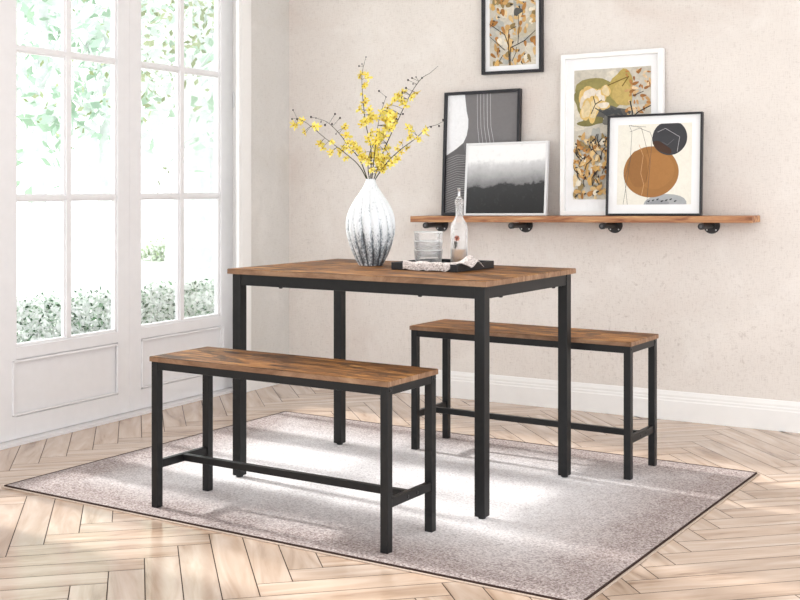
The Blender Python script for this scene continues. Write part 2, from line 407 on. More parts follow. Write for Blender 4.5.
LW = .768
def leaf(i):
    s0 = DS0 + i*LW; mir = i % 2 == 1
    def X(a): return s0 + (LW-a if mir else a)
    b = MB(); y0, y1 = -.135, -.09
    def bx(a0, a1, z0, z1, yy0=y0, yy1=y1, r=.002):
        p, q = sorted((X(a0), X(a1))); b.box(p, q, yy0, yy1, z0, z1, r=r)
    g = .0004
    gx0, gx1 = .106, .682                    # glass opening
    bx(g, gx0-.009, .008, 2.325); bx(gx1+.009, LW-g, .008, 2.325)
    bx(gx0-.01, gx1+.01, .335, .384); bx(gx0-.01, gx1+.01, 2.215, 2.325); bx(gx0-.01, gx1+.01, .008, .10)
    # glazing beads
    bx(gx0-.01, gx0+.002, .384, 2.215, -.125, -.099, .002); bx(gx1-.002, gx1+.01, .384, 2.215, -.125, -.099, .002)
    bx(gx0-.01, gx1+.01, .382, .396, -.125, -.099, .002)
    # muntins
    mx = (.371, .416)
    bx(mx[0]+.008, mx[1]-.008, .39, 2.22, -.124, -.094); bx(mx[0], mx[1], .39, 2.22, -.120, -.102)
    for z in (.996, 1.612):
        bx(gx0-.005, gx1+.005, z-.009, z+.009, -.1235, -.0945); bx(gx0-.005, gx1+.005, z-.016, z+.016, -.1195, -.1025)
    # lower panel with a raised moulding
    bx(gx0-.012, gx1+.012, .095, .34, -.128, -.100, 0)
    for (a0, a1, z0, z1) in ((.075, .69, .321, .331), (.075, .69, .104, .112), (.075, .083, .104, .331), (.682, .69, .104, .331)):
        bx(a0, a1, z0, z1, -.095, -.083, .003)
    o = pl_left(b.build('door_%d' % (i+1), M['door'], kind='structure'))
    p = MB()
    for c0, c1 in ((gx0, mx[0]+.01), (mx[1]-.01, gx1)):
        for z0, z1 in ((.392, .985), (1.007, 1.60), (1.622, 2.218)):
            a, c = sorted((X(c0), X(c1))); p.box(a, c, -.116, -.113, z0, z1)
    p.build('glass_pane', M['pane'], o)
    for z in (.35, 1.49, 2.1):
        if i in (0, 2):
            a = X(.0) if i == 0 else X(LW)
            h = MB(); h.tube([(a, -.084, z-.038), (a, -.084, z+.038)], .006, 10); h.tube([(a, -.084, z-.042), (a, -.084, z-.038)], .004, 8); h.tube([(a, -.084, z+.038), (a, -.084, z+.042)], .004, 8)
            h.build('hinge', M['silver'], o)
    return o
for i in range(3): leaf(i)

# ------------------------------------------------------------------ rug
rc = (-.027, -.045)
rug = thing('rug', 'large pale grey speckled rug with taupe border under the table and benches', 'rug', (rc[0], rc[1], ZF+.0004))
hx, hy = 1.08, .79
def rug_top():
    b = MB(); nx, ny = 120, 90; t = ZR-ZF-.0006
    vs = []; rnd = random.Random(5)
    for j in range(ny+1):
        for i in range(nx+1):
            x = -hx+2*hx*i/nx; y = -hy+2*hy*j/ny; e = min(hx-abs(x), hy-abs(y))
            z = t - (.0022 if e < .001 else 0) + (rnd.uniform(-.0006, .0002) if e > .02 else 0)
            vs.append((x, y, z))
    fs = [(j*(nx+1)+i, j*(nx+1)+i+1, (j+1)*(nx+1)+i+1, (j+1)*(nx+1)+i) for j in range(ny) for i in range(nx)]
    b.mesh(vs, fs, None, True); b.box(-hx, hx, -hy, hy, 0.0005, .006)
    return b
rug_top().build('pile', M['rug'], rug)
b = MB()
for (x0, x1, y0, y1) in ((-hx-.005, hx+.005, -hy-.005, -hy), (-hx-.005, hx+.005, hy, hy+.005), (-hx-.005, -hx, -hy, hy), (hx, hx+.005, -hy, hy)):
    b.box(x0, x1, y0, y1, 0, .0088, r=.0015)
b.build('binding', M['binding'], rug, label='dark brown woven rug edge')
b = MB()
for (x0, x1, y0, y1) in ((-hx-.012, hx+.012, -hy-.012, -hy-.005), (-hx-.012, hx+.012, hy+.005, hy+.012), (-hx-.012, -hx-.005, -hy-.005, hy+.005), (hx+.005, hx+.012, -hy-.005, hy+.005)):
    b.box(x0, x1, y0, y1, 0, .004, r=.001)
b.build('backing', M['bind2'], rug, label='thin tan backing edge')

# ------------------------------------------------------------------ table
def board(L, W, z0, z1, parent, name):
    b = MB(); b.box(-L/2+.0008, L/2-.0008, -W/2+.0008, W/2-.0008, z1-.0012, z1); b.box(-L/2+.001, L/2-.001, -W/2+.001, W/2-.001, z0, z1-.001)
    o = b.build(name, M['rustic'], parent)
    e = MB(); t = .0012
    e.box(-L/2, L/2, -W/2, -W/2+t, z0, z1-.0012); e.box(-L/2, L/2, W/2-t, W/2, z0, z1-.0012)
    e.box(-L/2, -L/2+t, -W/2+t, W/2-t, z0, z1-.0012); e.box(L/2-t, L/2, -W/2+t, W/2-t, z0, z1-.0012)
    e.build('edge_band', M['rustic_edge'], o, label='paler grey brown edge strip')
    return o
def screw(b, p, axis, r=.0045, h=.0018):
    p = Vector(p); a = Vector(axis); b.tube([p, p+a*h*.6, p+a*h], [r, r, r*.6], 10)

TL, TW, TH = 1.048, .683, .75
tb = thing('dining_table', 'rectangular dining table with rustic brown wood top on black steel legs', 'table', (0, 0, ZR))
hz = TH-ZR
board(TL, TW, hz-.018, hz, tb, 'tabletop')
i_ = .013; lw = .036
for sx in (-1, 1):
    for sy in (-1, 1):
        x = sx*(TL/2-i_-lw/2); y = sy*(TW/2-i_-lw/2)
        b = MB(); b.box(x-lw/2, x+lw/2, y-lw/2, y+lw/2, .006, hz-.018, r=.002)
        lg = b.build('leg', M['black'], tb)
        f = MB(); f.lathe([(0, 0), (.012, 0), (.013, .002), (.013, .006), (0, .006)], 16, (x, y, 0)); f.build('foot_pad', M['bolt'], lg)
b = MB(); x1 = TL/2-i_; y1 = TW/2-i_; az0, az1 = hz-.018-.040, hz-.018
for sy in (-1, 1):
    a, c = sorted((sy*(y1-.003), sy*(y1-.023))); b.box(-x1+lw, x1-lw, a, c, az0, az1, r=.0015)
for sx in (-1, 1):
    a, c = sorted((sx*(x1-.003), sx*(x1-.023))); b.box(a, c, -y1+lw, y1-lw, az0, az1, r=.0015)
ap = b.build('apron', M['black'], tb)
for (x, y) in ((-.30, -y1+.01), (.27, -y1+.01), (x1-.01, -.20), (x1-.01, .20), (-.25, y1-.01), (.25, y1-.01), (-x1+.01, -.2), (-x1+.01, .2)):
    f = MB(); f.lathe([(0, -.005), (.006, -.004), (.008, 0), (0, 0)], 12, (x, y, az0)); f.build('screw', M['bolt'], ap)

# ------------------------------------------------------------------ benches
BL, BW, BH = .923, .279, .4933
def bench():
    t = thing('bench', '', 'bench')
    h = BH-ZR; w = .026; ins = .0045
    board(BL, BW, h-.016, h, t, 'seat')
    X = BL/2-ins; Y = BW/2-ins; zt = h-.016
    for sx in (-1, 1):
        for sy in (-1, 1):
            x = sx*(X-w/2); y = sy*(Y-w/2); b = MB(); b.box(x-w/2, x+w/2, y-w/2, y+w/2, 0, zt, r=.0018); lg = b.build('leg', M['black'], t)
            sc = MB(); screw(sc, (sx*X, y, zt-.012), (sx, 0, 0)); sc.build('screw', M['bolt'], lg)
    b = MB()
    for sy in (-1, 1):
        a, c = sorted((sy*(Y-.002), sy*(Y-.020))); b.box(-X+w, X-w, a, c, zt-.026, zt, r=.0015)
    for sx in (-1, 1):
        a, c = sorted((sx*(X-.002), sx*(X-.020))); b.box(a, c, -Y+w, Y-w, zt-.026, zt, r=.0015)
    b.build('seat_frame', M['black'], t)
    for sx in (-1, 1):
        b = MB(); a, c = sorted((sx*(X-.003), sx*(X-.021))); b.box(a, c, -Y+w, Y-w, .125, .151, r=.0015); cb = b.build('cross_bar', M['black'], t)
        for yy in (-.022, .03):
            sc = MB(); screw(sc, (sx*(X-.003), yy, .138), (sx, 0, 0), .0055); sc.build('screw', M['bolt'], cb)
    b = MB(); b.box(-X+.021, X-.021, -.010, .010, .128, .150, r=.0015); b.build('stretcher', M['black'], t)
    return t
b1 = bench(); b1.location = (-.0168, -.6387, ZR)
b2 = copy_tree(b1); b2.location = (.2552, .5216, ZR)
tag(b1, 'rustic wood bench with black steel legs in front of the table, nearest the viewer', 'bench', 'benches at the dining table')
tag(b2, 'rustic wood bench with black steel legs behind the table, close to the back wall', 'bench', 'benches at the dining table')

# ------------------------------------------------------------------ vase
VX, VY = -.187, .078
vs_ = thing('vase', 'tall fluted ceramic vase, white fading to speckled dark grey, on the table', 'vase', (VX, VY, TH))
prof_o = [(.0, .0), (.040, 0), (.0465, .004), (.052, .014), (.066, .042), (.079, .075), (.0895, .112), (.0935, .145), (.0905, .180), (.079, .212), (.062, .242), (.045, .266), (.031, .288), (.0215, .306), (.0175, .318), (.0185, .322)]
prof = []
for k in range(len(prof_o)-1):                                  # Catmull-Rom refinement
    p0 = Vector(prof_o[max(k-1, 0)]); p1 = Vector(prof_o[k]); p2 = Vector(prof_o[k+1]); p3 = Vector(prof_o[min(k+2, len(prof_o)-1)])
    for j in range(4):
        t = j/4; q = .5*((2*p1)+(p2-p0)*t+(2*p0-5*p1+4*p2-p3)*t*t+(3*p1-3*p2+p3-p0)*t**3); prof.append((max(q.x, 0), max(q.y, 0)))
prof += [prof_o[-1], (.0165, .3225), (.0145, .316), (.018, .30), (.03, .28), (.045, .25)]
def flute(a, z):
    k = min(1, max(0, z/.03))*min(1, max(0, (.325-z)/.10))
    c = abs(sin(8*(a+z*1.2)))
    return 1 - .085*k*(1-c)**1.4 + .006*k*sin(3*a+z*20)
b = MB(); b.lathe(prof, 256, mod=flute); b.build('body', M['vase'], vs_)

# ------------------------------------------------------------------ yellow blossom branches
CAM = Vector((2.2491, -3.565, 1.0479)); YAW = -.5645; F = 1175.24; HYZ = 185.44
dv = Vector((sin(YAW), cos(YAW), 0)); rv = Vector((cos(YAW), -sin(YAW), 0))
def at(u, v, dep):
    return CAM + dv*dep + rv*((u-400)/F*dep) + Vector((0, 0, (HYZ-v)/F*dep))
VD = (Vector((VX, VY, 0))-CAM).dot(dv)
mouth = Vector((VX, VY, TH+.318))
def petal_fl(seed, k=5, r=.0165):
    rnd = random.Random(seed); b = MB()
    for i in range(k):
        a = 2*pi*i/k+rnd.uniform(-.3, .3); L = r*rnd.uniform(.75, 1.15); w = L*rnd.uniform(.20, .30); up = rnd.uniform(.1, .9)
        d = Vector((cos(a), sin(a), 0)); s = Vector((-sin(a), cos(a), 0))
        y = rnd.choice([(238, 218, 96), (244, 228, 124), (228, 202, 70), (222, 208, 96)])
        P = []
        for (t, ww) in ((0, .15), (.35, .8), (.7, 1), (.92, .55), (1, .05)):
            c = d*(L*t)+Vector((0, 0, up*L*(t**1.5)*.7)); P.append((c-s*w*ww, c+Vector((0, 0, -.1*w)), c+s*w*ww))
        for q in range(4):
            for j in range(2): b.poly([P[q][j], P[q][j+1], P[q+1][j+1], P[q+1][j]], lin(y), True)
    b.mesh(*ball((0, 0, r*.16), r*.2, 6, 4), lin((186, 150, 44)), True)
    return b
def ball(c, r, n=8, m=6, sz=1):
    vs = [(c[0], c[1], c[2]-r*sz)]; fs = []
    for j in range(1, m):
        t = -pi/2+pi*j/m
        for i in range(n):
            a = 2*pi*i/n; vs.append((c[0]+r*cos(t)*cos(a), c[1]+r*cos(t)*sin(a), c[2]+r*sz*sin(t)))
    vs.append((c[0], c[1], c[2]+r*sz))
    for i in range(n): fs.append((0, 1+(i+1) % n, 1+i))
    for j in range(m-2):
        for i in range(n): fs.append((1+j*n+i, 1+j*n+(i+1) % n, 1+(j+1)*n+(i+1) % n, 1+(j+1)*n+i))
    k = len(vs)-1
    for i in range(n): fs.append((k, k-n+i, k-n+(i+1) % n))
    return vs, fs
fl_me = []
for sd in range(6):
    o = petal_fl(sd, 5 if sd % 2 else 6).build('flower', M['petal']); fl_me.append(o.data); bpy.data.objects.remove(o)
bb = MB(); bb.mesh(*ball((0, 0, 0), .0030, 8, 6, 1.3), None, True); o = bb.build('bud', M['budm']); bud_me = o.data; bpy.data.objects.remove(o)
rnd = random.Random(11)
def branch(label, pts, dz, flowers, buds, r0=.0022):
    """pts: image track of the stem; dz: depth swing of the tip, so that the spray is round"""
    t = thing('flowering_branch', label, 'flower branch', tuple(mouth), (0, 0, 0), 'yellow blossom branches in the vase')
    n = len(pts); P = []
    for i, (u, v) in enumerate(pts):
        k = i/(n-1); P.append(at(u, v, VD+dz*k) - mouth)
    P[0] = Vector(((rnd.random()-.5)*.012, (rnd.random()-.5)*.012, -.03)); 
    Q = [P[0]-Vector((P[1].x*.05, P[1].y*.05, .13)), P[0]]
    for k in range(n-1):
        p0, p1, p2, p3 = P[max(k-1, 0)], P[k], P[k+1], P[min(k+2, n-1)]
        for j in range(1, 6):
            s = j/5; Q.append(.5*((2*p1)+(p2-p0)*s+(2*p0-5*p1+4*p2-p3)*s*s+(3*p1-3*p2+p3-p0)*s**3))
    b = MB(); m = len(Q); b.tube(Q, [r0*(1-.72*i/(m-1)) for i in range(m)], 6)
    extra = []
    def near(q): return min(Q, key=lambda a: (a-q).length)
    def depth_for(u, v):
        best = min(range(2, m), key=lambda i: (proj(Q[i]+mouth)[0]-u)**2+(proj(Q[i]+mouth)[1]-v)**2)
        return (Q[best]+mouth-CAM).dot(dv)
    for (u, v) in flowers:
        q = at(u, v, depth_for(u, v)+rnd.uniform(-.018, .018))-mouth; c = near(q)
        b.tube([c, c.lerp(q, .5)+Vector((0, 0, .002)), q], .0007, 4)
        o = bpy.data.objects.new('flower', rnd.choice(fl_me)); COL.objects.link(o); o.parent = t; o.location = q
        dr = (q-c).normalized()*.7+Vector((rnd.uniform(-.6, .6)+.2, -.7+rnd.uniform(-.5, .5), rnd.uniform(-.3, .6)))
        o.rotation_euler = dr.to_track_quat('Z', 'Y').to_euler(); s = rnd.uniform(.78, 1.2); o.scale = (s, s, s)
    for (u, v) in buds:
        q = at(u, v, depth_for(u, v))-mouth; c = near(q); b.tube([c, q], .0006, 4)
        o = bpy.data.objects.new('bud', bud_me); COL.objects.link(o); o.parent = t; o.location = q; s = rnd.uniform(.75, 1.25); o.scale = (s, s, s)
    b.build('stem', M['stem'], t)
def proj(p):
    q = p-CAM; z = q.dot(dv); return (400+F*q.dot(rv)/z, HYZ-F*q.z/z)
def scatter(lst, n, sp=4, sd=1):
    r = random.Random(sd); out = list(lst)
    for _ in range(n):
        u, v = r.choice(lst); out.append((u+r.uniform(-sp, sp), v+r.uniform(-sp, sp)))
    return out
branch('low yellow blossom branch reaching farthest left from the vase', [(371, 180), (360, 167), (345, 153), (325, 138), (308, 124), (297, 118)], -.05,
       scatter([(301, 122), (296, 125), (305, 131), (317, 130), (321, 143), (323, 148), (331, 152), (332, 142), (346, 158)], 8, 4), [(292, 119), (293, 110), (297, 119)])
branch('yellow branch arching up and left with bare dark buds at its tip', [(371, 180), (360, 160), (349, 147), (342, 137), (334, 128), (325, 121), (311, 117)], .10,
       scatter([(344, 128), (348, 136), (340, 150), (354, 147), (357, 150), (351, 152), (344, 148), (362, 158), (350, 144), (360, 152)], 12, 4), [(311, 117), (316, 118), (321, 122), (325, 125), (332, 124), (336, 134), (342, 135), (335, 114), (340, 118)])
branch('tall upright yellow blossom branch in the middle of the vase', [(371, 180), (371, 150), (366, 125), (363, 100), (362, 75), (366, 57)], .03,
       scatter([(360, 76), (366, 75), (364, 85), (365, 98), (362, 103), (363, 113), (369, 110), (365, 122), (370, 118), (362, 125), (373, 116), (368, 138), (372, 132)], 22, 3.5), [(366, 57), (362, 64), (359, 66)])
branch('short thin yellow branch just right of the tall upright one', [(372, 180), (375, 150), (379, 120), (386, 97)], -.11,
       scatter([(381, 113), (384, 120), (387, 117), (389, 125), (379, 132), (385, 136), (376, 140), (390, 114)], 12, 4), [(386, 97), (383, 103), (379, 91)])
branch('long yellow branch rising to the right with a bare twig tip', [(373, 180), (384, 150), (398, 120), (410, 95), (421, 79), (430, 73), (438, 66)], .07,
       scatter([(396, 97), (402, 101), (405, 92), (414, 93), (405, 103), (392, 105), (389, 112), (392, 119), (386, 128), (390, 131), (384, 138), (380, 140), (378, 147), (388, 148), (395, 117), (375, 155), (384, 158)], 36, 4.5), [(402, 93), (406, 88), (413, 84), (422, 78), (401, 98), (403, 114), (395, 124), (408, 80), (412, 78), (416, 77)])
branch('low yellow branch leaning right towards the black picture frame', [(373, 180), (385, 165), (400, 150), (415, 139), (427, 128), (436, 125), (444, 121)], -.08,
       scatter([(425, 131), (420, 139), (410, 136), (411, 131), (402, 143), (401, 152), (408, 147), (397, 159), (392, 163), (388, 155), (381, 160), (386, 150)], 13, 3.5), [(443, 120), (439, 126), (431, 127)])
branch('dense low cluster of yellow blossoms at the mouth of the vase', [(371, 180), (368, 168), (370, 152), (376, 140)], -.03,
       scatter([(364, 160), (370, 163), (376, 158), (380, 168), (366, 152), (374, 148), (384, 165), (372, 170)], 13, 4), [])

# ------------------------------------------------------------------ tray, tumblers, bottle, cloth
tx0, tx1, ty0, ty1 = -.006, .264, -.062, .205
tr = thing('serving_tray', 'square black tray with a low rim holding the glasses and the bottle', 'tray', ((tx0+tx1)/2, (ty0+ty1)/2, TH))
a = (tx1-tx0)/2; c = (ty1-ty0)/2
b = MB(); b.box(-a, a, -c, c, 0, .005, r=.001); b.build('base', M['tray'], tr)
b = MB(); w = .006
b.box(-a, a, -c, -c+w, .005, .026, r=.0012); b.box(-a, a, c-w, c, .005, .026, r=.0012); b.box(-a, -a+w, -c+w, c-w, .005, .026, r=.0012); b.box(a-w, a, -c+w, c-w, .005, .026, r=.0012)
b.build('rim', M['tray'], tr)
names = ['bottom clear glass tumbler of the stack on the tray', 'middle clear glass tumbler of the stack on the tray', 'topmost clear glass tumbler of the stack on the tray']
gx, gy = .040, .117
for k in range(3):
    b = MB(); h = .058; ro, ri = .0535, .0515; rb = .046
    b.lathe([(0, 0), (rb-.003, 0), (rb, .003), (rb+.003, .018), (ro-.001, h-.003), (ro, h), (ro-.001, h+.0012), (ri, h), (rb+.0005, .018), (rb-.004, .006), (0, .005)], 48)
    o = b.build('glass_tumbler', M['tumbler']); o.location = (gx, gy, TH+.0052+k*.0325)
    m_ = MB(); m_.lathe([(ro-.001, h-.0022), (ro+.0006, h), (ro-.001, h+.0018), (ri, h)], 48); m_.build('rim', M['white'] if 0 else M['rimglass'], o); tag(o, names[k], 'glass', 'stacked tumblers on the tray')
bt = thing('oil_bottle', 'clear glass oil bottle with painted red flower and pourer, standing on the tray', 'bottle', (.156, .140, TH+.0052))
b = MB(); br = .031
pf = [(0, 0), (br-.004, 0), (br, .004), (br, .135), (br-.001, .146), (br-.006, .160), (br-.013, .170), (.0135, .180), (.0125, .190), (.0125, .222), (.0155, .224), (.016, .232), (.0155, .240), (.0125, .242), (.0105, .242), (.0105, .19), (.016, .168), (br-.003, .14), (br-.003, .006), (0, .004)]
b.lathe(pf, 40); b.build('glass_body', M['bottle'], bt)
b = MB(); b.lathe([(0, .0042), (br-.0035, .0065), (br-.0035, .060), (0, .060)], 32); b.build('oil', M['oil'], bt, label='amber oil in the bottom of the bottle')
b = MB(); b.lathe([(0, .242), (.011, .242), (.011, .248), (.006, .251), (.005, .256), (.0048, .276), (.0065, .279), (.0065, .282), (0, .284)], 20); b.build('pourer', M['chrome'], bt, label='slim metal pouring spout')
b = MB()
face = atan2(CAM.y-.140, CAM.x-.156)
def dec(ang, z, pts, col, lay=0):
    rr = br+.0006+lay*.0002; P = []
    for (x, y) in pts: aa = face+ang+x/rr; P.append((rr*cos(aa), rr*sin(aa), z+y))
    b.poly(P, lin(col))
def blob(r, n=10, sx=1, sy=1, rot=0, j=0, sd=0):
    q = random.Random(sd); out = []
    for i in range(n):
        t = 2*pi*i/n; e = 1+q.uniform(-j, j); x, y = r*sx*cos(t)*e, r*sy*sin(t)*e; out.append((x*cos(rot)-y*sin(rot), x*sin(rot)+y*cos(rot)))
    return out
for k in range(7):
    t = 2*pi*k/7; dec(-.25+.0062*cos(t)/br, .103+.0062*sin(t), blob(.0052, 8, 1, .6, t), (120, 52, 38) if k % 2 else (176, 110, 88), k*.2)
dec(-.25, .103, blob(.0035, 8), (48, 22, 20), 2)
for k, (dx, dz, r) in enumerate(((-.010, .088, 1.0), (-.004, .083, .4), (.004, .086, 2.2), (-.007, .077, 1.9), (.001, .075, .8), (-.010, .069, 2.6))):
    dec(-.35+dx/br*.5, dz, blob(.0055, 8, 1, .5, r), (38, 40, 34), k*.2)
for k in range(6): dec(-.28+random.uniform(-.3, .3), random.uniform(.066, .12), blob(.0012, 6), (120, 60, 50))
dec(-.28, .135, blob(.0028, 8, 1, .5, .3), (90, 74, 66))
b.build('painted_flower', M['decal'], bt, label='painted red brown flower with dark leaves')

def cloth():
    nx, ny = 64, 40; vs = []; q = random.Random(4)
    path = [(-.0705, .0015), (-.0715, .012), (-.0700, .0255), (-.0655, .0285), (-.058, .0285), (-.045, .024), (-.022, .015), (.01, .0105), (.045, .0095)]
    def pt(t):
        k = t*(len(path)-1); i = min(int(k), len(path)-2); f = k-i
        return (path[i][0]*(1-f)+path[i+1][0]*f, path[i][1]*(1-f)+path[i+1][1]*f)
    for j in range(ny+1):
        for i in range(nx+1):
            x = .050+.243*i/nx; t = j/ny
            st = 0 if x < .250 else min(.55, (x-.250)*16)
            t2 = st+(1-st)*t; y, z = pt(t2)
            y += .0035*sin(x*70+t*3)*(1-t)*.6
            z += .0026*(1+sin(x*95+y*60))*.5+.0022*sin(x*170-y*150)*.5+.0014*sin(x*61+y*210)
            if x > .2:                                         # the cloth climbs over the right rim and curls up
                k = min(1, max(0, (x-.215)/.042)); k = k*k*(3-2*k)
                z = z*(1-k)+(.0295+.022*math.exp(-((y-.0)/.03)**2)+.002*sin(y*90))*k
                y += .03*k
                if x > .268: z -= (x-.268)*.75
            vs.append((x, y, TH+z))
    fs = [(j*(nx+1)+i, j*(nx+1)+i+1, (j+1)*(nx+1)+i+1, (j+1)*(nx+1)+i) for j in range(ny) for i in range(nx)]
    b = MB(); b.mesh([(v[0]-.15, v[1], v[2]-TH) for v in vs], fs, None, True)
    o = b.build('cloth_napkin', M['linen']); o.location = (.15, 0, TH)
    m = o.modifiers.new('thick', 'SOLIDIFY'); m.thickness = .0018; m.offset = 1
    return tag(o, 'crumpled speckled off-white linen napkin draped over the front rim of the black tray', 'napkin')
cloth()

# ------------------------------------------------------------------ wall shelf and brackets
SZ = .896; STILT = .0135
def SZf(s): return SZ+STILT*(s-.842)
sh = MB(); sh.box(0, 1.66, -.157, -.012, -.029, 0, r=.002)
o = place(sh.build('wall_shelf', M['shelf']), BROT, .842, 0, SZ); o.rotation_euler = (0, -STILT, BROT)
tag(o, 'long narrow reddish brown wooden shelf on the back wall holding framed pictures', 'shelf')
def bracket():
    t = thing('shelf_bracket', '', 'bracket')
    b = MB()
    b.tube([(0, 0, 0), (0, -.005, 0), (0, -.007, 0)], [.037, .037, .035], 28)
    b.tube([(0, -.007, 0), (0, -.010, 0)], .018, 20); fl = b.build('flange', M['iron'], t)
    for k in range(4):
        q = pi/4+k*pi/2; s_ = MB(); screw(s_, (.028*cos(q), -.007, .028*sin(q)), (0, -1, 0), .0035); s_.build('screw', M['silver'], fl)
    b = MB(); b.tube([(0, -.010, 0), (0, -.158, 0)], .0125, 16); b.build('pipe', M['iron'], t)
    b = MB(); b.tube([(0, -.150, 0), (0, -.172, 0), (0, -.175, 0)], [.0145, .0145, .013], 16); ec = b.build('end_cap', M['iron'], t)
    b = MB(); b.tube([(0, -.175, 0), (0, -.1765, 0)], .0065, 8); b.build('plug', M['plug'], ec)
    return t
bk = bracket()
for k, (s_, lb) in enumerate(((.935, 'black iron pipe bracket at the left end of the shelf, beside the bottle'), (1.393, 'black iron pipe bracket under the misty landscape picture'), (1.841, 'black iron pipe bracket under the left edge of the circles picture'), (2.289, 'black iron pipe bracket farthest right, under the right edge of the circles picture'))):
    o = bk if k == 0 else copy_tree(bk)
    place(o, BROT, s_, 0, SZf(s_)-.0445); tag(o, lb, 'bracket', 'pipe brackets under the wall shelf')

# ------------------------------------------------------------------ framed pictures
class Print:
    def __init__(s, w, h, z0, y=0): s.w = w; s.h = h; s.z0 = z0; s.b = MB(); s.k = 0; s.y = y
    def add(s, pts, col, lay=None):
        s.k += 1; y = s.y-.00002*s.k
        P = [(min(max(p[0], -s.w/2), s.w/2), y, s.z0+min(max(p[1], 0), s.h)) for p in pts]
        s.b.poly(P, lin(col))
    def rect(s, x0, x1, z0, z1, col): s.add([(x0, z0), (x1, z0), (x1, z1), (x0, z1)], col)
    def line(s, pts, w, col):
        for i in range(len(pts)-1):
            p, q = Vector(pts[i]), Vector(pts[i+1]); d = (q-p)
            if d.length < 1e-6: continue
            d.normalize(); n_ = Vector((-d.y, d.x))*w/2; e = d*w*.3
            s.add([p-n_-e, q-n_+e, q+n_+e, p+n_-e], col)
    def leaf(s, x, z, L, rot, col, fat=.42):
        P = []
        for k in range(12):
            t = 2*pi*k/12; X = cos(t)*L/2; Y = sin(t)*L/2*fat*(1-.45*cos(t)); P.append((x+X*cos(rot)-Y*sin(rot), z+X*sin(rot)+Y*cos(rot)))
        s.add(P, col)
    def blob(s, x, z, rx, rz, col, j=.12, n=22, sd=0, rot=0):
        q = random.Random(sd*7+s.k); ph = [q.uniform(0, 6.28) for _ in range(3)]; P = []
        for i in range(n):
            t = 2*pi*i/n; e = 1+j*(sin(2*t+ph[0])+.6*sin(3*t+ph[1])+.4*sin(5*t+ph[2]))
            X, Z = rx*e*cos(t), rz*e*sin(t); P.append((x+X*cos(rot)-Z*sin(rot), z+X*sin(rot)+Z*cos(rot)))
        s.add(P, col)

def frame(label, s0, w, h, z, org, tilt, fw, dep, fmat, group, matc=True, glass=True, name='picture_frame', rec=.007):
    """local x right, y into the wall, z up; s0 = left edge along the wall; org = gap from the wall to the frame's back foot"""
    t = thing(name, label, 'picture', group=group)
    st = z == SZ; place(t, BROT, s0+w/2, -org, SZf(s0+w/2) if st else z); t.rotation_euler = (-tilt, -STILT if st else 0, BROT)
    b = MB()
    b.box(-w/2, -w/2+fw, -dep, 0, 0, h, r=.001); b.box(w/2-fw, w/2, -dep, 0, 0, h, r=.001)
    b.box(-w/2+fw, w/2-fw, -dep, 0, 0, fw, r=.001); b.box(-w/2+fw, w/2-fw, -dep, 0, h-fw, h, r=.001)
    b.build('frame', fmat, t)
    b = MB(); b.box(-w/2+fw, w/2-fw, -.010, -.002, fw, h-fw)
    if matc: b.build('mat_board', M['mat'], t)
    else: b.build('backing_board', M['mat'], t)
    return t
def to_print(P, t, mat): return P.b.build('print', mat, t)

